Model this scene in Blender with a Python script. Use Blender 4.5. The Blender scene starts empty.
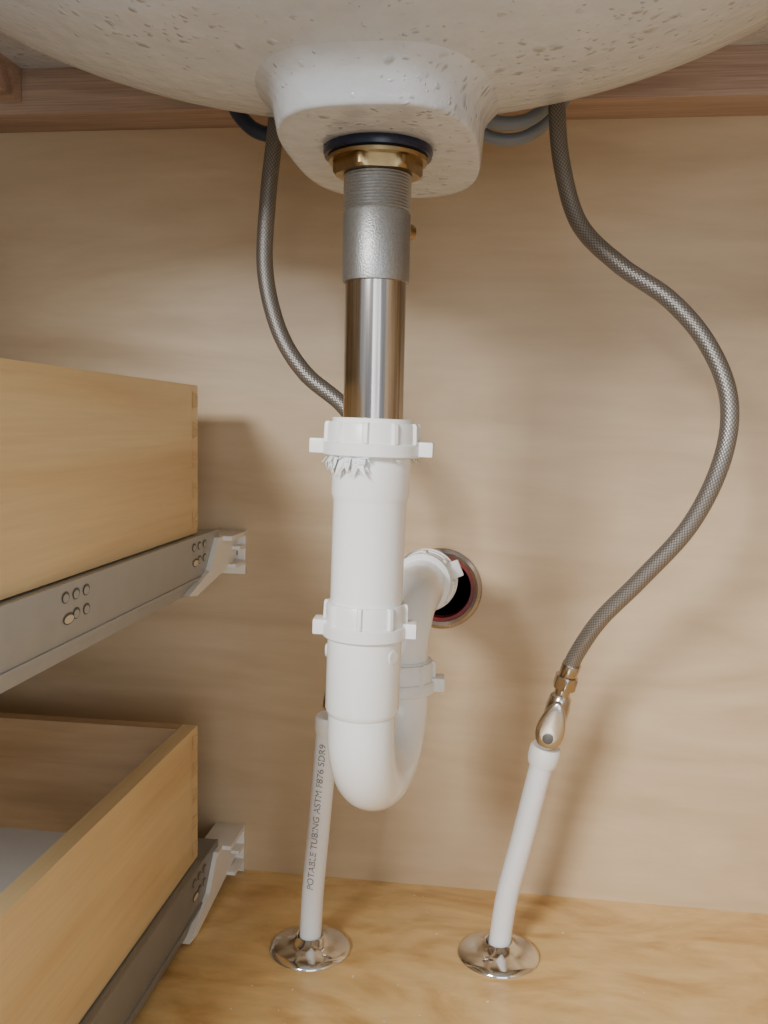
import bpy, bmesh, math, random
from mathutils import Vector, Matrix
random.seed(4)
scene = bpy.context.scene
rad = math.radians

# ------------------------------------------------------------------ materials
def new_mat(name):
    m = bpy.data.materials.new(name); m.use_nodes = True
    nt = m.node_tree
    return m, nt, nt.nodes["Principled BSDF"]

def plain(name, col, rough=0.5, metal=0.0, bump=0.0, bscale=200.0, var=0.0, vscale=30.0, **k):
    m, nt, b = new_mat(name)
    b.inputs['Base Color'].default_value = (*col, 1)
    b.inputs['Roughness'].default_value = rough
    b.inputs['Metallic'].default_value = metal
    for n, v in k.items():
        b.inputs[n.replace('_', ' ')].default_value = v
    tc = nt.nodes.new('ShaderNodeTexCoord')
    nz = nt.nodes.new('ShaderNodeTexNoise'); nz.inputs['Scale'].default_value = vscale
    nz.inputs['Detail'].default_value = 5
    nt.links.new(tc.outputs['Object'], nz.inputs['Vector'])
    mx = nt.nodes.new('ShaderNodeMix'); mx.data_type = 'RGBA'
    mx.inputs[6].default_value = (*[c * (1 - var) for c in col], 1)
    mx.inputs[7].default_value = (*[min(1, c * (1 + var)) for c in col], 1)
    nt.links.new(nz.outputs['Fac'], mx.inputs[0])
    nt.links.new(mx.outputs[2], b.inputs['Base Color'])
    if bump > 0:
        n2 = nt.nodes.new('ShaderNodeTexNoise'); n2.inputs['Scale'].default_value = bscale
        n2.inputs['Detail'].default_value = 3
        nt.links.new(tc.outputs['Object'], n2.inputs['Vector'])
        bp = nt.nodes.new('ShaderNodeBump'); bp.inputs['Strength'].default_value = bump
        bp.inputs['Distance'].default_value = 0.001
        nt.links.new(n2.outputs['Fac'], bp.inputs['Height'])
        nt.links.new(bp.outputs['Normal'], b.inputs['Normal'])
    return m

def wood(name, c_dark, c_mid, c_light, scale=(2, 2, 14), rough=0.42, streak=0.35, fig=1.6,
         specks=0.0, coat=0.0, nscale=2.2):
    m, nt, b = new_mat(name)
    L = nt.links
    tc = nt.nodes.new('ShaderNodeTexCoord')
    mp = nt.nodes.new('ShaderNodeMapping'); mp.inputs['Scale'].default_value = scale
    L.new(tc.outputs['Object'], mp.inputs['Vector'])
    n1 = nt.nodes.new('ShaderNodeTexNoise'); n1.inputs['Scale'].default_value = nscale
    n1.inputs['Detail'].default_value = 6; n1.inputs['Distortion'].default_value = fig
    n1.inputs['Roughness'].default_value = 0.5
    L.new(mp.outputs[0], n1.inputs['Vector'])
    cr = nt.nodes.new('ShaderNodeValToRGB')
    e = cr.color_ramp.elements
    e[0].position = 0.28; e[0].color = (*c_dark, 1)
    e[1].position = 0.74; e[1].color = (*c_light, 1)
    x = e.new(0.5); x.color = (*c_mid, 1)
    L.new(n1.outputs['Fac'], cr.inputs[0])
    mp2 = nt.nodes.new('ShaderNodeMapping')
    mn = min(scale)
    mp2.inputs['Scale'].default_value = tuple((s / mn) ** 1.5 * mn * 2.2 for s in scale)
    L.new(tc.outputs['Object'], mp2.inputs['Vector'])
    n2 = nt.nodes.new('ShaderNodeTexNoise'); n2.inputs['Scale'].default_value = 4
    n2.inputs['Detail'].default_value = 8; n2.inputs['Roughness'].default_value = 0.65
    L.new(mp2.outputs[0], n2.inputs['Vector'])
    r2 = nt.nodes.new('ShaderNodeMapRange'); r2.inputs[1].default_value = 0.3; r2.inputs[2].default_value = 0.7
    r2.inputs[3].default_value = 1 - streak; r2.inputs[4].default_value = 1 + streak * 0.4
    L.new(n2.outputs['Fac'], r2.inputs[0])
    mul = nt.nodes.new('ShaderNodeVectorMath'); mul.operation = 'SCALE'
    L.new(cr.outputs[0], mul.inputs[0]); L.new(r2.outputs[0], mul.inputs['Scale'])
    out = mul.outputs[0]
    if specks > 0:
        n3 = nt.nodes.new('ShaderNodeTexNoise'); n3.inputs['Scale'].default_value = 210
        n3.inputs['Detail'].default_value = 2
        L.new(tc.outputs['Object'], n3.inputs['Vector'])
        r3 = nt.nodes.new('ShaderNodeMapRange'); r3.inputs[1].default_value = 0.72; r3.inputs[2].default_value = 0.76
        L.new(n3.outputs['Fac'], r3.inputs[0])
        mm = nt.nodes.new('ShaderNodeMix'); mm.data_type = 'RGBA'
        mm.inputs[7].default_value = (0.9, 0.85, 0.75, 1)
        L.new(r3.outputs[0], mm.inputs[0]); L.new(out, mm.inputs[6]); out = mm.outputs[2]
    L.new(out, b.inputs['Base Color'])
    b.inputs['Roughness'].default_value = rough
    b.inputs['Coat Weight'].default_value = coat
    b.inputs['Coat Roughness'].default_value = 0.2
    bp = nt.nodes.new('ShaderNodeBump'); bp.inputs['Strength'].default_value = 0.12
    bp.inputs['Distance'].default_value = 0.0006
    L.new(n2.outputs['Fac'], bp.inputs['Height']); L.new(bp.outputs['Normal'], b.inputs['Normal'])
    return m

M_wall = wood('birch_ply_back', (0.525, 0.385, 0.235), (0.60, 0.455, 0.29), (0.66, 0.515, 0.34), scale=(1.3, 2, 5.0), streak=0.07, fig=2.4, rough=0.36)
M_side = wood('birch_ply_side', (0.48, 0.35, 0.21), (0.56, 0.42, 0.26), (0.62, 0.47, 0.30), scale=(3, 1.6, 8), streak=0.1)
M_floor = wood('birch_ply_floor', (0.60, 0.35, 0.125), (0.80, 0.54, 0.23), (0.88, 0.64, 0.30), scale=(3.0, 6.0, 3), streak=0.15, fig=2.8, rough=0.3, specks=1, coat=0.3)
M_rail = wood('rail_wood', (0.33, 0.21, 0.155), (0.49, 0.335, 0.25), (0.58, 0.42, 0.32), scale=(1.6, 20, 24), streak=0.35, fig=0.8, rough=0.5)
M_knot = plain('wood_knot', (0.05, 0.03, 0.02), 0.7, var=0.3, vscale=300)
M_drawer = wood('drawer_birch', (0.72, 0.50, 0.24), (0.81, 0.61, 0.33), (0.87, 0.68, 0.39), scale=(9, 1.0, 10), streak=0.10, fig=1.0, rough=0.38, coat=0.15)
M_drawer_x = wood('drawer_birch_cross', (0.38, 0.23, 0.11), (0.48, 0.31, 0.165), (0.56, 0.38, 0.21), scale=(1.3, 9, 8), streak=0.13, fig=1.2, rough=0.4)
M_endgrain = wood('drawer_end_grain', (0.56, 0.38, 0.19), (0.68, 0.49, 0.26), (0.76, 0.57, 0.32), scale=(20, 20, 60), streak=0.2)
M_drawbot = plain('drawer_bottom_melamine', (0.64, 0.65, 0.65), 0.5, var=0.05)
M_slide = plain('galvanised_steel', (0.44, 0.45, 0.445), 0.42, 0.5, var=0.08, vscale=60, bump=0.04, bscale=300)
M_slide_low = plain('galvanised_steel_shaded', (0.30, 0.305, 0.30), 0.45, 0.5, var=0.08, vscale=60, bump=0.04, bscale=300)  # same steel for the lower slide, its shadow painted into a darker colour
M_slide_d = plain('steel_dark', (0.14, 0.14, 0.14), 0.5, 0.6)
M_cream = plain('slot_plastic', (0.66, 0.57, 0.40), 0.5)
M_brk = plain('bracket_plastic', (0.84, 0.82, 0.78), 0.45)
M_pvc = plain('pvc_white', (0.88, 0.89, 0.89), 0.18, bump=0.03, bscale=120, Subsurface_Weight=0.15, Subsurface_Scale=0.01)
M_pvc2 = plain('pvc_nut_white', (0.84, 0.845, 0.835), 0.34, bump=0.04, bscale=200)
M_chrome = plain('chrome', (0.74, 0.73, 0.71), 0.1, 1.0)
M_nickel = plain('nickel_valve', (0.50, 0.46, 0.42), 0.2, 1.0, var=0.1)
M_handle = plain('nickel_handle', (0.60, 0.57, 0.53), 0.25, 1.0, var=0.05)
M_brass = plain('brass', (0.36, 0.26, 0.135), 0.33, 1.0, var=0.4, vscale=90, bump=0.1)
M_gasket = plain('rubber_gasket', (0.008, 0.013, 0.035), 0.3)
M_thread = plain('threaded_zinc', (0.33, 0.33, 0.325), 0.4, 0.8, var=0.25, vscale=700, bump=0.25, bscale=1200)
M_pex = plain('pex_white', (0.82, 0.84, 0.87), 0.3, Subsurface_Weight=0.4, Subsurface_Scale=0.01)
M_pexcap = plain('pex_collar', (0.82, 0.81, 0.79), 0.4)
M_ink = plain('printed_ink', (0.2, 0.2, 0.21), 0.6)
M_red = plain('dark_red_hub', (0.20, 0.018, 0.018), 0.3, var=0.6, vscale=60)
M_flange = plain('wall_flange', (0.42, 0.38, 0.37), 0.2, 1.0, var=0.2)
M_tube = plain('grey_faucet_tube', (0.22, 0.25, 0.29), 0.35)
M_tube2 = plain('dark_faucet_tube', (0.025, 0.035, 0.065), 0.35)

def brushed():
    m, nt, b = new_mat('stainless_tube'); L = nt.links
    tc = nt.nodes.new('ShaderNodeTexCoord'); mp = nt.nodes.new('ShaderNodeMapping')
    mp.inputs['Scale'].default_value = (300, 300, 5)
    L.new(tc.outputs['Object'], mp.inputs['Vector'])
    n = nt.nodes.new('ShaderNodeTexNoise'); n.inputs['Scale'].default_value = 1; n.inputs['Detail'].default_value = 4
    L.new(mp.outputs[0], n.inputs['Vector'])
    cr = nt.nodes.new('ShaderNodeValToRGB')
    cr.color_ramp.elements[0].color = (0.22, 0.195, 0.18, 1); cr.color_ramp.elements[1].color = (0.62, 0.58, 0.55, 1)
    cr.color_ramp.elements[0].position = 0.32; cr.color_ramp.elements[1].position = 0.68
    L.new(n.outputs['Fac'], cr.inputs[0]); L.new(cr.outputs[0], b.inputs['Base Color'])
    b.inputs['Metallic'].default_value = 1; b.inputs['Roughness'].default_value = 0.14
    return m
M_steel = brushed()

def braid():
    m, nt, b = new_mat('braided_steel'); L = nt.links
    uv = nt.nodes.new('ShaderNodeUVMap'); uv.uv_map = 'UVMap'
    sep = nt.nodes.new('ShaderNodeSeparateXYZ'); L.new(uv.outputs[0], sep.inputs[0])
    def math_(op, a, bb=None):
        n = nt.nodes.new('ShaderNodeMath'); n.operation = op
        for i, v in enumerate((a, bb)):
            if v is None: continue
            if isinstance(v, (int, float)): n.inputs[i].default_value = v
            else: L.new(v, n.inputs[i])
        return n.outputs[0]
    nu = math_('MULTIPLY', sep.outputs[0], 16 * math.pi)
    kv = math_('MULTIPLY', sep.outputs[1], 350 * math.pi)
    p = math_('ABSOLUTE', math_('SINE', math_('ADD', nu, kv)))
    q = math_('ABSOLUTE', math_('SINE', math_('SUBTRACT', nu, kv)))
    h = math_('MULTIPLY', p, q)
    cr = nt.nodes.new('ShaderNodeValToRGB')
    cr.color_ramp.elements[0].color = (0.14, 0.13, 0.12, 1); cr.color_ramp.elements[1].color = (0.32, 0.30, 0.28, 1)
    cr.color_ramp.elements[1].position = 0.7
    L.new(h, cr.inputs[0]); L.new(cr.outputs[0], b.inputs['Base Color'])
    b.inputs['Metallic'].default_value = 0.65; b.inputs['Roughness'].default_value = 0.38
    bp = nt.nodes.new('ShaderNodeBump'); bp.inputs['Strength'].default_value = 0.3; bp.inputs['Distance'].default_value = 0.0005
    L.new(h, bp.inputs['Height']); L.new(bp.outputs['Normal'], b.inputs['Normal'])
    return m
M_braid = braid()

def ceramic():
    m, nt, b = new_mat('glazed_ceramic'); L = nt.links
    tc = nt.nodes.new('ShaderNodeTexCoord')
    nz = nt.nodes.new('ShaderNodeTexNoise'); nz.inputs['Scale'].default_value = 90; nz.inputs['Detail'].default_value = 2
    L.new(tc.outputs['Object'], nz.inputs['Vector'])
    add = nt.nodes.new('ShaderNodeVectorMath'); add.operation = 'MULTIPLY_ADD'
    add.inputs[1].default_value = (0.009, 0.009, 0.009)
    L.new(nz.outputs['Color'], add.inputs[0]); L.new(tc.outputs['Object'], add.inputs[2])
    den = nt.nodes.new('ShaderNodeTexNoise'); den.inputs['Scale'].default_value = 11; den.inputs['Detail'].default_value = 3
    L.new(tc.outputs['Object'], den.inputs['Vector'])
    dm = nt.nodes.new('ShaderNodeMapRange'); dm.inputs[1].default_value = 0.38; dm.inputs[2].default_value = 0.62
    dm.inputs[3].default_value = -0.42; dm.inputs[4].default_value = -0.15
    L.new(den.outputs['Fac'], dm.inputs[0])
    heights = []
    for sc in (120, 240):
        vo = nt.nodes.new('ShaderNodeTexVoronoi'); vo.inputs['Scale'].default_value = sc
        vo.inputs['Randomness'].default_value = 1
        L.new(add.outputs[0], vo.inputs['Vector'])
        sp = nt.nodes.new('ShaderNodeSeparateColor'); L.new(vo.outputs['Color'], sp.inputs[0])
        th = nt.nodes.new('ShaderNodeMath'); th.operation = 'MULTIPLY_ADD'
        th.inputs[1].default_value = 0.55
        L.new(sp.outputs[0], th.inputs[0]); L.new(dm.outputs[0], th.inputs[2])
        df = nt.nodes.new('ShaderNodeMath'); df.operation = 'SUBTRACT'
        L.new(th.outputs[0], df.inputs[0]); L.new(vo.outputs['Distance'], df.inputs[1])
        mr = nt.nodes.new('ShaderNodeMapRange'); mr.inputs[1].default_value = -0.08; mr.inputs[2].default_value = 0.2
        L.new(df.outputs[0], mr.inputs[0]); heights.append(mr.outputs[0])
    mxh = nt.nodes.new('ShaderNodeMath'); mxh.operation = 'MAXIMUM'
    L.new(heights[0], mxh.inputs[0]); L.new(heights[1], mxh.inputs[1])
    mo = nt.nodes.new('ShaderNodeTexNoise'); mo.inputs['Scale'].default_value = 80; mo.inputs['Detail'].default_value = 7
    L.new(tc.outputs['Object'], mo.inputs['Vector'])
    base = nt.nodes.new('ShaderNodeMix'); base.data_type = 'RGBA'
    base.inputs[6].default_value = (0.55, 0.575, 0.61, 1); base.inputs[7].default_value = (0.68, 0.705, 0.735, 1)
    L.new(mo.outputs['Fac'], base.inputs[0])
    mix = nt.nodes.new('ShaderNodeMix'); mix.data_type = 'RGBA'
    L.new(base.outputs[2], mix.inputs[6]); mix.inputs[7].default_value = (0.50, 0.515, 0.54, 1)
    L.new(mxh.outputs[0], mix.inputs[0]); L.new(mix.outputs[2], b.inputs['Base Color'])
    b.inputs['Roughness'].default_value = 0.2
    hs = nt.nodes.new('ShaderNodeMath'); hs.operation = 'MULTIPLY_ADD'; hs.inputs[1].default_value = 1.6
    L.new(mo.outputs['Fac'], hs.inputs[0]); L.new(mxh.outputs[0], hs.inputs[2])
    bp = nt.nodes.new('ShaderNodeBump'); bp.inputs['Strength'].default_value = 0.7; bp.inputs['Distance'].default_value = 0.001
    L.new(hs.outputs[0], bp.inputs['Height']); L.new(bp.outputs['Normal'], b.inputs['Normal'])
    return m
M_cer = ceramic()

# ------------------------------------------------------------------ mesh helpers
def group(name):
    e = bpy.data.objects.new(name, None); e.empty_display_size = 0.02
    scene.collection.objects.link(e); return e

def finish(name, verts, faces, mat, parent=None, uvs=None, smooth=True, angle=35):
    me = bpy.data.meshes.new(name); me.from_pydata([tuple(v) for v in verts], [], faces)
    if uvs is not None:
        l = me.uv_layers.new(name='UVMap')
        for p in me.polygons:
            for li, uvv in zip(p.loop_indices, uvs[p.index]): l.data[li].uv = uvv
    bm = bmesh.new(); bm.from_mesh(me); bmesh.ops.recalc_face_normals(bm, faces=bm.faces); bm.to_mesh(me); bm.free()
    for p in me.polygons: p.use_smooth = smooth
    if smooth: me.set_sharp_from_angle(angle=rad(angle))
    me.materials.append(mat)
    o = bpy.data.objects.new(name, me); scene.collection.objects.link(o)
    if parent: o.parent = parent
    return o

def box(name, x0, x1, y0, y1, z0, z1, mat, parent=None, bevel=0.0, seg=2, rot=None):
    bm = bmesh.new(); bmesh.ops.create_cube(bm, size=1)
    c = Vector(((x0 + x1) / 2, (y0 + y1) / 2, (z0 + z1) / 2))
    for v in bm.verts:
        v.co = Vector((v.co.x * (x1 - x0), v.co.y * (y1 - y0), v.co.z * (z1 - z0)))
    if bevel > 0:
        bmesh.ops.bevel(bm, geom=list(bm.edges), offset=bevel, segments=seg, profile=0.7, affect='EDGES')
    for v in bm.verts:
        if rot is not None: v.co = rot @ v.co
        v.co += c
    me = bpy.data.meshes.new(name); bm.to_mesh(me); bm.free()
    if bevel > 0:
        for p in me.polygons: p.use_smooth = True
        me.set_sharp_from_angle(angle=rad(50))
    me.materials.append(mat)
    o = bpy.data.objects.new(name, me); scene.collection.objects.link(o)
    if parent: o.parent = parent
    return o

def frame_from(axis):
    w = Vector(axis).normalized()
    t = Vector((0, 0, 1)) if abs(w.z) < 0.9 else Vector((1, 0, 0))
    u = (t.cross(w)).normalized(); v = w.cross(u)
    return u, v, w

def revolve(name, prof, origin, axis, mat, parent=None, seg=64, angle=35, mod=None):
    u, v, w = frame_from(axis); o = Vector(origin); verts = []; faces = []
    for r, h in prof:
        for i in range(seg):
            t = 2 * math.pi * i / seg
            rr = mod(t, r, h) if mod else r
            verts.append(o + w * h + (u * math.cos(t) + v * math.sin(t)) * rr)
    for k in range(len(prof) - 1):
        for i in range(seg):
            j = (i + 1) % seg
            faces.append((k * seg + i, k * seg + j, (k + 1) * seg + j, (k + 1) * seg + i))
    for k in (0, len(prof) - 1):
        if prof[k][0] > 1e-4: faces.append([k * seg + i for i in range(seg)])
    return finish(name, verts, faces, mat, parent, angle=angle)

def revolve_open(name, prof, origin, axis, mat, parent=None, seg=64, angle=35):
    """closed-loop profile, no end caps (true rings with a through hole)"""
    u, v, w = frame_from(axis); o = Vector(origin); verts = []; faces = []; n = len(prof)
    for r, h in prof:
        for i in range(seg):
            t = 2 * math.pi * i / seg
            verts.append(o + w * h + (u * math.cos(t) + v * math.sin(t)) * r)
    for k in range(n):
        k2 = (k + 1) % n
        for i in range(seg):
            j = (i + 1) % seg
            faces.append((k * seg + i, k * seg + j, k2 * seg + j, k2 * seg + i))
    return finish(name, verts, faces, mat, parent, angle=angle)

def catmull(pts, n=10):
    P = [Vector(p) for p in pts]; P = [P[0] * 2 - P[1]] + P + [P[-1] * 2 - P[-2]]
    out = []
    for i in range(1, len(P) - 2):
        p0, p1, p2, p3 = P[i - 1:i + 3]
        for k in range(n):
            t = k / n
            out.append(0.5 * ((2 * p1) + (p2 - p0) * t + (2 * p0 - 5 * p1 + 4 * p2 - p3) * t * t + (3 * p1 - p0 - 3 * p2 + p3) * t ** 3))
    out.append(P[-2].copy()); return out

def frames(pts, hint=None):
    T = []
    for i in range(len(pts)):
        a = pts[max(0, i - 1)]; b = pts[min(len(pts) - 1, i + 1)]
        T.append((b - a).normalized())
    u, v, w = frame_from(T[0])
    if hint is not None:
        u = (Vector(hint) - T[0] * Vector(hint).dot(T[0])).normalized(); v = T[0].cross(u)
    F = []
    for t in T:
        u = (u - t * u.dot(t)).normalized(); v = t.cross(u); F.append((u.copy(), v.copy(), t))
    return F

def sweep(name, pts, r, mat, parent=None, seg=24, caps=True, hint=None):
    F = frames(pts, hint); verts = []; faces = []; uvs = []; L = [0]
    for i in range(1, len(pts)): L.append(L[-1] + (pts[i] - pts[i - 1]).length)
    for i, p in enumerate(pts):
        rr = r(i / (len(pts) - 1)) if callable(r) else r
        u, v, w = F[i]
        for k in range(seg):
            t = 2 * math.pi * k / seg
            verts.append(p + (u * math.cos(t) + v * math.sin(t)) * rr)
    for i in range(len(pts) - 1):
        for k in range(seg):
            j = (k + 1) % seg
            faces.append((i * seg + k, i * seg + j, (i + 1) * seg + j, (i + 1) * seg + k))
            uvs.append(((k / seg, L[i]), ((k + 1) / seg, L[i]), ((k + 1) / seg, L[i + 1]), (k / seg, L[i + 1])))
    if caps:
        for b0 in (0, (len(pts) - 1) * seg):
            faces.append([b0 + k for k in range(seg)]); uvs.append([(0, 0)] * seg)
    return finish(name, verts, faces, mat, parent, uvs=uvs, angle=50), F, L

# ------------------------------------------------------------------ cabinet shell
YW = 0.78
wall = box('wall_back', -0.53, 0.43, YW, YW + 0.012, -0.012, 0.703, M_wall)
HC = Vector((-0.0485, YW, 0.273))
HR = 0.0315
bm = bmesh.new()
bmesh.ops.create_cone(bm, cap_ends=True, segments=48, radius1=HR, radius2=HR, depth=0.1,
                      matrix=Matrix.Translation(HC) @ Matrix.Rotation(rad(90), 4, 'X'))
cme = bpy.data.meshes.new('cut'); bm.to_mesh(cme); bm.free()
cut = bpy.data.objects.new('cut', cme); scene.collection.objects.link(cut)
md = wall.modifiers.new('hole', 'BOOLEAN'); md.operation = 'DIFFERENCE'; md.object = cut; md.solver = 'EXACT'
dg = bpy.context.evaluated_depsgraph_get()
nm = bpy.data.meshes.new_from_object(wall.evaluated_get(dg))
wall.modifiers.clear(); wall.data = nm
bpy.data.objects.remove(cut)
if len(nm.materials) == 0: nm.materials.append(M_wall)

box('wall_left', -0.545, -0.53, 0.06, YW + 0.012, -0.012, 0.703, M_side)
box('wall_right', 0.43, 0.445, 0.06, YW + 0.012, -0.012, 0.703, M_side)
box('floor', -0.53, 0.43, 0.06, YW, -0.012, 0.0, M_floor)
t1 = group('trim_1')
box('stretcher', -0.53, 0.43, 0.733, YW, 0.667, 0.703, M_rail, t1, 0.0008)
revolve('knot', [(0.0, 0.0006), (0.0028, 0.0006), (0.0036, 0.0)], (0.212, 0.733, 0.687), (0, -1, 0), M_knot, t1, 20)
box('trim_2', -0.53, -0.405, 0.70, 0.732, 0.676, 0.703, M_rail, None, 0.0008)

# ------------------------------------------------------------------ sink
sink = group('bathroom_sink')
CX, CY, A, B, D, ZT = -0.07, 0.45, 0.275, 0.21, 0.125, 0.703
def bowlz(x, y):
    r2 = ((x - CX) / A) ** 2 + ((y - CY) / B) ** 2
    return ZT - D * math.sqrt(max(0, 1 - r2))
prof = []
N = 40
for k in range(N + 1):
    t = k / N * rad(82)
    prof.append((math.sin(t), ZT - D * math.cos(t)))
prof += [(0.996, ZT - 0.012), (1.006, ZT - 0.0065), (1.022, ZT - 0.0025), (1.05, ZT - 0.0006), (1.09, ZT)]
seg = 128; verts = []; faces = []
for r, z in prof[1:]:
    for i in range(seg):
        t = 2 * math.pi * i / seg
        verts.append((CX + A * r * math.cos(t), CY + B * r * math.sin(t), z))
verts.append((CX, CY, ZT - D)); c = len(verts) - 1
for i in range(seg): faces.append((c, (i + 1) % seg, i))
for k in range(len(prof) - 2):
    for i in range(seg):
        j = (i + 1) % seg; faces.append((k * seg + i, k * seg + j, (k + 1) * seg + j, (k + 1) * seg + i))
finish('bowl', verts, faces, M_cer, sink, angle=60)
box('deck', -0.545, 0.445, 0.0, YW + 0.012, ZT, ZT + 0.03, M_cer, sink, 0.004)
BX, BY, HX, HY = -0.0690, 0.5080, 0.0520, 0.0865
ZB = 0.560
def sup(t, s, n=2.9):
    c_, s_ = math.cos(t), math.sin(t)
    return (BX + HX * s * math.copysign(abs(c_) ** (2 / n), c_), BY + HY * s * math.copysign(abs(s_) ** (2 / n), s_))
rings = []
seg = 96
def ring(fn): rings.append([fn(2 * math.pi * i / seg) for i in range(seg)])
for s, dz in ((1.26, -0.003), (1.19, -0.0002), (1.13, 0.0022), (1.08, 0.0050), (1.04, 0.0085)):
    def f(t, s=s, dz=dz):
        x, y = sup(t, s); return (x, y, max(ZB + 0.0065, bowlz(x, y) - dz) if dz > 0 else bowlz(x, y) - dz)
    ring(f)
for s, z in ((1.012, ZB + 0.0035), (1.004, ZB + 0.0014), (0.994, ZB + 0.0004), (0.980, ZB), (0.93, ZB)):
    ring(lambda t, s=s, z=z: (*sup(t, s), z))
DX, DY = -0.070, 0.49
for r, z in ((0.034, ZB), (0.0262, ZB), (0.0245, ZB + 0.002), (0.0235, ZB + 0.02)):
    ring(lambda t, r=r, z=z: (DX + r * math.cos(t), DY + r * math.sin(t), z))
verts = [v for rg in rings for v in rg]; faces = []
for k in range(len(rings) - 1):
    for i in range(seg):
        j = (i + 1) % seg; faces.append((k * seg + i, k * seg + j, (k + 1) * seg + j, (k + 1) * seg + i))
finish('drain_boss', verts, faces, M_cer, sink, angle=60)

# ------------------------------------------------------------------ drain tailpiece
tail = group('sink_drain_tailpiece')
O = (DX, DY, 0.0); UP = (0, 0, 1)
revolve('rubber_gasket', [(0.018, 0.568), (0.0285, 0.5605), (0.0292, 0.558), (0.0285, 0.5555), (0.018, 0.555)], O, UP, M_gasket, tail)
revolve('brass_washer', [(0.017, 0.5555), (0.0262, 0.5555), (0.0268, 0.5545), (0.0262, 0.5528), (0.017, 0.5528)], O, UP, M_brass, tail)
def hexmod(t, r, h):
    if r < 0.0195: return r
    a = (t + 0.3) % (math.pi / 3) - math.pi / 6
    return min(r, 0.0212 / math.cos(a))
revolve('brass_nut', [(0.017, 0.5535), (0.0225, 0.5535), (0.0240, 0.5525), (0.0240, 0.5475), (0.0225, 0.546), (0.0185, 0.546)], O, UP, M_brass, tail, 96, mod=hexmod)
pr = [(0.0, 0.565), (0.0178, 0.565)]
z = 0.5600
while z > 0.527:
    pr += [(0.0182, z), (0.0173, z - 0.0008)]; z -= 0.0016
pr += [(0.0181, 0.526), (0.0181, 0.4925), (0.0178, 0.4905), (0.0166, 0.4902)]
revolve('threaded_sleeve', pr, O, UP, M_thread, tail, 64)
revolve('steel_tube', [(0.0164, 0.495), (0.0164, 0.402)], O, UP, M_steel, tail, 64)
revolve('pivot_stub', [(0.0, 0), (0.0045, 0), (0.0045, 0.004), (0.0032, 0.005), (0.0032, 0.02), (0.0048, 0.021), (0.0048, 0.026), (0.0, 0.026)],
        (DX + 0.001, DY + 0.012, 0.524), (0.5, 0.86, 0.0), M_brass, tail, 24)

# ------------------------------------------------------------------ PVC trap
trap = group('pvc_p_trap')
def slip_nut(name, o, axis, r, h, ear=0.007, nrib=8, earrot=0.0, ears=2):
    def mod(t, rr, hh):
        if rr < r * 0.93: return rr
        k = (t / (2 * math.pi) * nrib + 0.5) % 1
        if hh > h * 0.40 and abs(k - 0.5) < 0.09: return rr + 0.0016
        return rr
    p = [(r * 0.80, 0), (r * 1.0, 0), (r * 1.045, 0.0008), (r * 1.045, h * 0.36), (r * 1.02, h * 0.40), (r * 0.985, h * 0.41),
         (r * 0.975, h * 0.93), (r * 0.95, h), (r * 0.80, h)]
    b = revolve(name, p, o, axis, M_pvc2, trap, 160, mod=mod)
    u, v, w = frame_from(axis)
    for k in range(ears):
        t = earrot + k * 2 * math.pi / ears
        d = u * math.cos(t) + v * math.sin(t); s = w.cross(d)
        c = Vector(o) + w * h * 0.27 + d * (r + ear * 0.4)
        rot = Matrix((d, s, w)).transposed()
        box(name + '_lug_%d' % (k + 1), c.x - ear * 0.75, c.x + ear * 0.75, c.y - 0.0065, c.y + 0.0065,
            c.z - h * 0.22, c.z + h * 0.22, M_pvc2, trap, 0.0012, 2, rot)
    return b
# the whole slip-joint assembly leans about one degree to the left of plumb
def lean(z): return -0.0702 - (0.41 - z) * 0.020
PY = 0.49
AX = Vector((0.020, 0, 1)).normalized()
PO = Vector((lean(0.0), PY, 0))
u, v, w = frame_from(AX); a_x = math.atan2(v.x, u.x)
def on(z): return Vector((lean(z), PY, z))
slip_nut('coupling_nut', on(0.3970), AX, 0.0256, 0.0185, 0.0072, 10, a_x)
revolve('coupling_top', [(0.0165, 0.4178), (0.0222, 0.4178), (0.0222, 0.4135), (0.0165, 0.4135)], PO, AX, M_pvc2, trap)
revolve('inlet_tube', [(0.0175, 0.40), (0.0216, 0.40), (0.0216, 0.3765), (0.0206, 0.3735), (0.0203, 0.372), (0.0200, 0.31), (0.0175, 0.31)], PO, AX, M_pvc, trap)
slip_nut('trap_inlet_nut', on(0.2965), AX, 0.0226, 0.0195, 0.0055, 8, a_x + 0.06)
revolve('trap_hub', [(0.018, 0.298), (0.0208, 0.298), (0.0208, 0.2560), (0.0200, 0.2535), (0.0188, 0.2520)], PO, AX, M_pvc, trap)
hc = on(0.288)
revolve('hub_mould_mark', [(0.0, 0.0007), (0.0035, 0.0007), (0.0045, 0.0)], hc + Vector((0.0206 * 0.85, -0.0206 * 0.52, 0)), (0.85, -0.52, 0), M_pvc2, trap, 24)
revolve('hub_mould_boss', [(0.0, 0.0012), (0.0030, 0.0012), (0.0042, 0.0)], hc + Vector((-0.0205, -0.002, 0)), (-1, -0.1, 0), M_pvc2, trap, 24)
ZC = 0.2405
RX, RY = -0.0605, 0.5645
P0 = on(ZC)
d = Vector((RX - P0.x, RY - PY, 0)); R = d.length / 2; dn = d.normalized()
pts = [on(0.265), on(0.254)]
for k in range(33):
    t = math.pi * k / 32
    pts.append(P0 + dn * (R - R * math.cos(t)) - Vector((0, 0, R * math.sin(t))))
pts += [Vector((RX, RY, 0.255)), Vector((RX + 0.0004, RY, 0.266))]
sweep('j_bend', pts, 0.0190, M_pvc, trap, 48)
slip_nut('trap_outlet_nut', (RX, RY, 0.2445), UP, 0.0222, 0.0200, 0.006, 8, a_x + 0.1)
apts = [Vector((RX, RY, 0.258)), Vector((RX, RY, 0.272))]
EZ = 0.299
rb = EZ - 0.272
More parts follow.
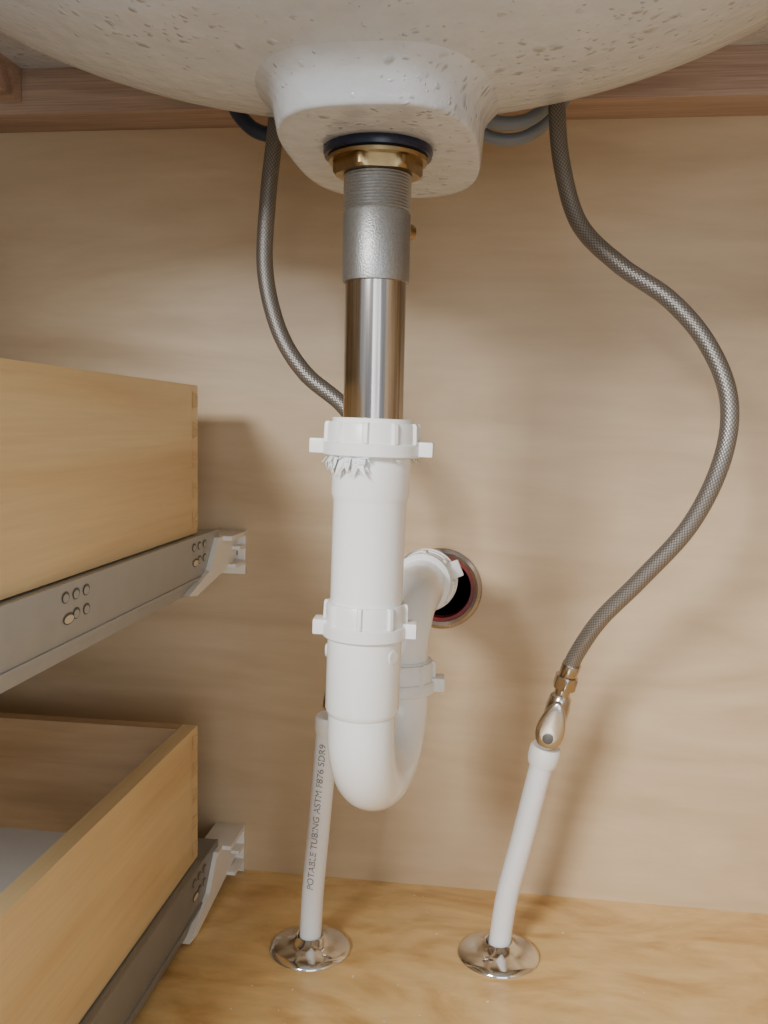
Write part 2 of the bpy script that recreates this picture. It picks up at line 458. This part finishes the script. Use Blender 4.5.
for k in range(1, 13):
    t = math.pi / 2 * k / 12
    apts.append(Vector((RX + 0.004 * k / 12, RY + rb - rb * math.cos(t), 0.272 + rb * math.sin(t))))
A1 = Vector((-0.0550, 0.66, 0.2985)); A3 = Vector((-0.0555, 0.795, 0.282))
apts += [A1, Vector((-0.0545, 0.72, 0.292)), A3]
sweep('trap_arm', apts, 0.0180, M_pvc, trap, 48)
ax = (apts[-2] - A1).normalized()
sweep('arm_ring_1', [A1 - ax * 0.010, A1 + ax * 0.004], 0.0215, M_pvc2, trap, 48)
slip_nut('arm_nut', tuple(A1 + ax * 0.026), tuple(-ax), 0.0225, 0.018, 0.006, 8, 0.4)
sweep('arm_ring_2', [A1 + ax * 0.029, A1 + ax * 0.035], 0.0245, M_pvc2, trap, 48)
# torn thread tape sticking out under the coupling nut
verts = []; faces = []
for k in range(90):
    t = rad(195 + random.random() * 80) if k < 62 else random.random() * 6.28
    r = 0.0219 + random.random() * 0.0026; z = 0.3978
    c = Vector((lean(z) + math.cos(t) * r, PY + math.sin(t) * r, z))
    tn = Vector((-math.sin(t), math.cos(t), 0)); nn = Vector((math.cos(t), math.sin(t), 0))
    b0 = len(verts); wd = 0.0006 + random.random() * 0.0018; ln = 0.002 + random.random() * (0.0100 if k < 62 else 0.0035)
    tw = tn * (random.random() - 0.5) * 0.013
    mid = c + nn * (0.0010 + random.random() * 0.0022) - Vector((0, 0, ln * 0.5)) + tw * 0.3
    tip = c + tw - Vector((0, 0, ln)) + nn * (random.random() * 0.0035 - 0.0006)
    verts += [c - tn * wd, c + tn * wd, mid + tn * wd * 1.1, mid - tn * wd * 0.6, tip]
    faces += [(b0, b0 + 1, b0 + 2, b0 + 3), (b0 + 3, b0 + 2, b0 + 4)]
finish('thread_tape', verts, faces, M_pvc, trap, smooth=False)

# wall drain opening
stub = group('wall_drain_stub')
revolve_open('flange_ring', [(0.0295, 0.0), (0.0350, 0.0), (0.0358, 0.0012), (0.0350, 0.0028), (0.0322, 0.0040), (0.0295, 0.0028)], tuple(HC), (0, -1, 0), M_flange, stub)
revolve_open('hub', [(0.0312, 0.001), (0.0262, 0.001), (0.0255, -0.02), (0.0312, -0.02)], tuple(HC), (0, -1, 0), M_red, stub)
revolve('hub_back', [(0.0, -0.008), (0.0260, -0.008)], tuple(HC), (0, -1, 0), M_red, stub)

# ------------------------------------------------------------------ supply lines
def hose(name, pts):
    g = group(name)
    P = catmull(pts, 14)
    sweep('braid', P, 0.0058, M_braid, g, 32)
    d = (P[-2] - P[-1]).normalized()
    revolve('ferrule', [(0.004, -0.0005), (0.0066, -0.0005), (0.0068, 0.001), (0.0068, 0.010), (0.0062, 0.011), (0.004, 0.011)], tuple(P[-1]), tuple(d), M_nickel, g, 32)
    d2 = (P[1] - P[0]).normalized()
    revolve('ferrule_top', [(0.004, -0.002), (0.0066, -0.002), (0.0068, 0.012), (0.004, 0.012)], tuple(P[0]), tuple(d2), M_nickel, g, 32)
    return g, P

right_pts = [(.028, .655, .690), (.030, .640, .627), (.0351, .635, .5877), (.0475, .63, .5504), (.0735, .62, .5223), (.1048, .61, .4984),
             (.1289, .605, .4695), (.1425, .60, .4345), (.1403, .60, .3964), (.1247, .61, .3529), (.0967, .625, .3125),
             (.0729, .64, .2805), (.0587, .655, .2507), (.0540, .662, .2340)]
left_pts = [(-.162, .655, .690), (-.1636, .635, .6163), (-.1672, .63, .5692), (-.1688, .63, .5213), (-.1585, .63, .4798), (-.1393, .63, .4499),
            (-.1102, .63, .4259), (-.0930, .63, .3968), (-.0880, .63, .3500), (-.0940, .638, .3000), (-.1010, .644, .2650), (-.1060, .646, .2430)]
gL, PL = hose('braided_supply_hose', left_pts)
gR, PR = hose('braided_supply_hose', right_pts)

def valve(name, hp, bot, facing):
    g = group(name); bot = Vector(bot)
    ax0 = (hp[-1] - hp[-2]).normalized(); top = hp[-1] + ax0 * 0.0012
    ax = (bot - top); Ln = ax.length; axn = ax.normalized()
    def hm(t, r, h):
        a = t % (math.pi / 3) - math.pi / 6
        return min(r, 0.0078 / math.cos(a)) if r > 0.0078 else r
    revolve('hex_nut', [(0.004, 0.0), (0.0082, 0.0), (0.0090, 0.001), (0.0090, 0.009), (0.0082, 0.010), (0.005, 0.010)], tuple(top), tuple(axn), M_nickel, g, 48, mod=hm)
    revolve('body', [(0.005, 0.009), (0.0058, 0.010), (0.0058, 0.015), (0.0080, 0.018), (0.0090, 0.026), (0.0085, Ln - 0.006), (0.0070, Ln), (0.003, Ln)], tuple(top), tuple(axn), M_nickel, g, 40)
    f = Vector(facing).normalized(); f = (f - axn * f.dot(axn)).normalized(); s = axn.cross(f)
    c = top + axn * (Ln * 0.64) + f * 0.0095
    revolve('stem', [(0.0045, -0.006), (0.0045, 0.003), (0.0, 0.003)], tuple(c), tuple(f), M_nickel, g, 24)
    verts = []; faces = []; n = 40
    lv = [(0.0, 0.90), (0.0010, 1.0), (0.0024, 1.0), (0.0036, 0.90), (0.0042, 0.66), (0.0044, 0.0)]
    for h, sc in lv:
        for i in range(n):
            t = 2 * math.pi * i / n
            a = math.cos(t) * 0.0195; b = math.sin(t) * (0.0100 + 0.0030 * math.cos(t))
            verts.append(c + f * (h + 0.002) + axn * (a * max(sc, 0.01)) + s * b * max(sc, 0.01))
    for k in range(len(lv) - 1):
        for i in range(n):
            j = (i + 1) % n; faces.append((k * n + i, k * n + j, (k + 1) * n + j, (k + 1) * n + i))
    faces.append(list(range(n)))
    finish('oval_handle', verts, faces, M_handle, g, angle=60)
    revolve('handle_screw', [(0.0040, 0.0), (0.0040, 0.0014), (0.0030, 0.0018), (0.0, 0.0018)], tuple(c + f * 0.0056 + axn * 0.010), tuple(f), M_slide_d, g, 20)
    return g
valve('shutoff_valve', PL, (-.1205, .650, .2015), (0.9, -1, 0.1))
valve('shutoff_valve', PR, (.0415, .67, .1790), (-0.10, -1, 0.30))

def pex(name, pts, text=None, cr_=0.0118):
    g = group(name); P = catmull(pts, 24)
    o, F, L = sweep('tube', P, 0.0086, M_pex, g, 40, hint=Vector((0, -1, 0)))
    d = (P[1] - P[0]).normalized()
    revolve('collar', [(0.006, -0.004), (cr_ - 0.0013, -0.004), (cr_, -0.002), (cr_, 0.006), (cr_ - 0.0011, 0.0105), (0.008, 0.0105)], tuple(P[0]), tuple(d), M_pexcap, g, 40)
    if text:
        cu = bpy.data.curves.new('print', 'FONT'); cu.body = text; cu.size = 0.0072; cu.align_y = 'CENTER'
        to = bpy.data.objects.new('print_tmp', cu); scene.collection.objects.link(to)
        bpy.context.view_layer.update()
        me = bpy.data.meshes.new_from_object(to.evaluated_get(bpy.context.evaluated_depsgraph_get()))
        bpy.data.objects.remove(to)
        bm = bmesh.new(); bm.from_mesh(me)
        bmesh.ops.triangulate(bm, faces=bm.faces)
        tot = L[-1]; xm = max(v.co.x for v in bm.verts); kx = (tot - 0.055 - 0.016) / xm
        for vt in bm.verts:
            s = tot - 0.055 - vt.co.x * kx
            i = 0
            while i < len(L) - 2 and L[i + 1] < s: i += 1
            f = (s - L[i]) / (L[i + 1] - L[i]); c = P[i].lerp(P[i + 1], f)
            uu, vv, ww = F[i]
            ang = vt.co.y / 0.0087 + 0.10
            vt.co = c + (uu * math.cos(ang) + vv * math.sin(ang)) * 0.00885
        bm.to_mesh(me); bm.free(); me.materials.clear(); me.materials.append(M_ink)
        pr_ = bpy.data.objects.new('printing', me); scene.collection.objects.link(pr_); pr_.parent = g
    return g
pex('pex_supply_pipe', [(-.1228, .650, .192), (-.1265, .654, .150), (-.1318, .660, .0927), (-.1360, .664, .045), (-.138, .666, 0.0)],
    'POTABLE TUBING ASTM F876 SDR9', 0.0100)
pex('pex_supply_pipe', [(.0400, .67, .172), (.0335, .672, .140), (.0254, .675, .0985), (.0150, .68, .0462), (.0102, .681, 0.0)])
for i, (x, y) in enumerate(((-.138, .666), (.0102, .681))):
    g = group('pipe_escutcheon')
    revolve_open('cover_plate', [(0.0092, 0.0), (0.0315, 0.0), (0.0322, 0.001), (0.0318, 0.0024), (0.028, 0.0045), (0.020, 0.0072), (0.0140, 0.0090), (0.0118, 0.0115), (0.0106, 0.0122), (0.0098, 0.0115), (0.0092, 0.006)],
            (x, y, 0), UP, M_chrome, g, 72, angle=50)

g = group('faucet_connection_tube')
sweep('tube_loop_1', catmull([(.040, .672, .700), (.032, .668, .656), (.015, .664, .632), (-.010, .662, .628), (-.030, .662, .640), (-.050, .664, .668), (-.055, .668, .700)], 10), 0.0048, M_tube, g)
sweep('tube_loop_2', catmull([(.046, .684, .700), (.038, .682, .652), (.012, .678, .624), (-.018, .676, .624), (-.042, .676, .648), (-.060, .680, .700)], 10), 0.0045, M_tube, g)
g = group('faucet_connection_tube')
sweep('tube_loop', catmull([(-.215, .668, .700), (-.205, .665, .652), (-.190, .663, .630), (-.172, .662, .623), (-.150, .662, .625), (-.13, .665, .65), (-.125, .668, .700)], 10), 0.0055, M_tube2, g)

# ------------------------------------------------------------------ drawers
XR = -0.242
def drawer(zb, zt):
    g = group('drawer')
    x0, x1, y0, y1, t = -0.505, XR, 0.13, 0.70, 0.013
    box('side_right', x1 - t, x1, y0, y1, zb, zt, M_drawer, g, 0.001)
    box('side_left', x0, x0 + t, y0, y1, zb, zt, M_drawer, g, 0.001)
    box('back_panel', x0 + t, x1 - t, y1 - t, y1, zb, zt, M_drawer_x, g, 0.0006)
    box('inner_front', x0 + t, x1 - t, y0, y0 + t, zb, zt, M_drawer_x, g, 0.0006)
    box('bottom_panel', x0 + t, x1 - t, y0 + t, y1 - t, zb + 0.012, zb + 0.018, M_drawbot, g)
    n = 5; H = zt - zb
    verts = []; faces = []
    for k in range(n):
        za = zb + H * (k + 0.30) / n; ze = zb + H * (k + 0.70) / n; q = 0.0022
        b0 = len(verts); xx = x1 + 0.0002
        verts += [(xx, y1 - 0.0007, za), (xx, y1 - 0.0007, ze), (xx, y1 - t, ze + q), (xx, y1 - t, za - q)]
        faces.append((b0, b0 + 1, b0 + 2, b0 + 3))
    finish('dovetails', verts, faces, M_endgrain, g, smooth=False)
    return g
def slide(zb, zt, ms):
    g = group('drawer_slide')
    x1 = -0.2355; h = zt - zb
    box('web', x1 - 0.0025, x1, 0.13, 0.735, zb + h * 0.22, zt, ms, g, 0.0008)
    box('top_flange', x1 - 0.03, x1 - 0.002, 0.13, 0.735, zt - 0.0025, zt - 0.0005, ms, g)
    box('step', x1 - 0.002, x1 + 0.0012, 0.13, 0.71, zb + h * 0.18, zb + h * 0.24, ms, g, 0.0006)
    box('lower_rail', x1 - 0.006, x1 - 0.001, 0.13, 0.70, zb, zb + h * 0.22, ms, g, 0.0008)
    box('bottom_flange', x1 - 0.03, x1 - 0.003, 0.13, 0.70, zb, zb + 0.002, M_slide_d, g)
    def slot(y, z, a, b, m, e=0.0002):
        verts = [(x1 + e, y + a * math.cos(t * math.pi / 10), z + b * math.sin(t * math.pi / 10)) for t in range(20)]
        finish('slot', verts, [list(range(20))], m, g, smooth=False)
    for yc in (0.475, 0.685):
        for r in range(2):
            for cidx in range(3):
                if r == 1 and cidx == 0: continue
                yy = yc + (cidx - 1) * 0.0125; zz = zb + h * 0.82 - r * h * 0.26
                slot(yy, zz, 0.0044, 0.0034, M_slide_d, 0.0002)
                slot(yy, zz - 0.0005, 0.0034, 0.0024, ms, 0.0004)
        slot(yc - 0.009, zb + h * 0.53, 0.0070, 0.0034, M_slide_d, 0.0002)
        slot(yc - 0.009, zb + h * 0.52, 0.0056, 0.0023, M_cream, 0.0004)
    bx0, bx1 = -0.252, -0.224
    lo = zb - 0.002 if zb > 0.02 else 0.0005; hi = zt - 0.006
    box('bracket_plate', bx0, bx1, 0.775, YW, lo, hi, M_brk, g, 0.0008)
    box('bracket_top', bx0, bx1, 0.735, 0.777, hi - 0.004, hi, M_brk, g, 0.0008)
    box('bracket_rib', bx0, bx0 + 0.005, 0.735, 0.777, lo + 0.004, hi - 0.002, M_brk, g, 0.0008)
    box('bracket_mid', bx0, bx1, 0.748, 0.777, lo + 0.010, lo + 0.013, M_brk, g, 0.0006)
    box('bracket_mid_2', bx0 + 0.010, bx1, 0.760, 0.777, lo + 0.024, lo + 0.027, M_brk, g, 0.0006)
    box('bracket_post', bx0 + 0.011, bx0 + 0.014, 0.750, 0.777, lo + 0.011, hi - 0.002, M_brk, g, 0.0006)
    box('bracket_screw', bx0 + 0.017, bx0 + 0.021, 0.773, 0.777, lo + 0.017, lo + 0.021, M_slide_d, g, 0.0006)
    v = []
    x0_, x1_ = x1 - 0.002, x1 + 0.004
    for xx in (x0_, x1_):
        v += [(xx, 0.775, hi - 0.001), (xx, 0.722, zt - 0.006), (xx, 0.700, zb + h * 0.30), (xx, 0.650, lo + 0.003), (xx, 0.668, lo), (xx, 0.745, lo + 0.010), (xx, 0.775, lo + 0.016)]
    n = 7
    f = [tuple(range(n)), tuple(range(n, 2 * n))] + [(i, (i + 1) % n, n + (i + 1) % n, n + i) for i in range(n)]
    finish('bracket_arm', v, f, M_brk, g, smooth=False)
    return g
drawer(0.3245, 0.4430); slide(0.281, 0.3240, M_slide)
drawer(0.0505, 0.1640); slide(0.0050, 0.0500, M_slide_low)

# ------------------------------------------------------------------ light
def area(name, loc, target, size, power, col):
    l = bpy.data.lights.new(name, 'AREA'); l.size = size; l.energy = power; l.color = col
    o = bpy.data.objects.new(name, l); o.location = loc
    o.rotation_euler = (Vector(target) - Vector(loc)).to_track_quat('-Z', 'Y').to_euler()
    scene.collection.objects.link(o); return o
area('room_light', (-0.75, -1.25, 1.15), (0.0, 0.7, 0.3), 0.45, 55, (1.0, 0.985, 0.965))
area('fill_light', (0.45, -1.5, 0.40), (0.0, 0.7, 0.2), 1.0, 9, (0.92, 0.97, 1.0))  # low soft fill added to brighten the cabinet, not an actual window
w = bpy.data.worlds.new('World'); scene.world = w; w.use_nodes = True
bg = w.node_tree.nodes['Background']; bg.inputs[0].default_value = (0.90, 0.95, 1.0, 1); bg.inputs[1].default_value = 0.5

# ------------------------------------------------------------------ camera
psi, th, rho = rad(7.33), rad(5.48), 0.02
F = Vector((-math.sin(psi) * math.cos(th), math.cos(psi) * math.cos(th), -math.sin(th)))
Rr = Vector((math.cos(psi), math.sin(psi), 0)); U = Rr.cross(F)
Rc = Rr * math.cos(rho) + U * math.sin(rho); Uc = U * math.cos(rho) - Rr * math.sin(rho)
cd = bpy.data.cameras.new('camera'); cd.sensor_fit = 'VERTICAL'; cd.sensor_height = 36; cd.lens = 36 * 900 / 1024
cd.clip_start = 0.01
co = bpy.data.objects.new('camera', cd); scene.collection.objects.link(co)
M = Matrix((Rc, Uc, -F)).transposed().to_4x4(); M.translation = Vector((0, 0, 0.414)); co.matrix_world = M
scene.camera = co
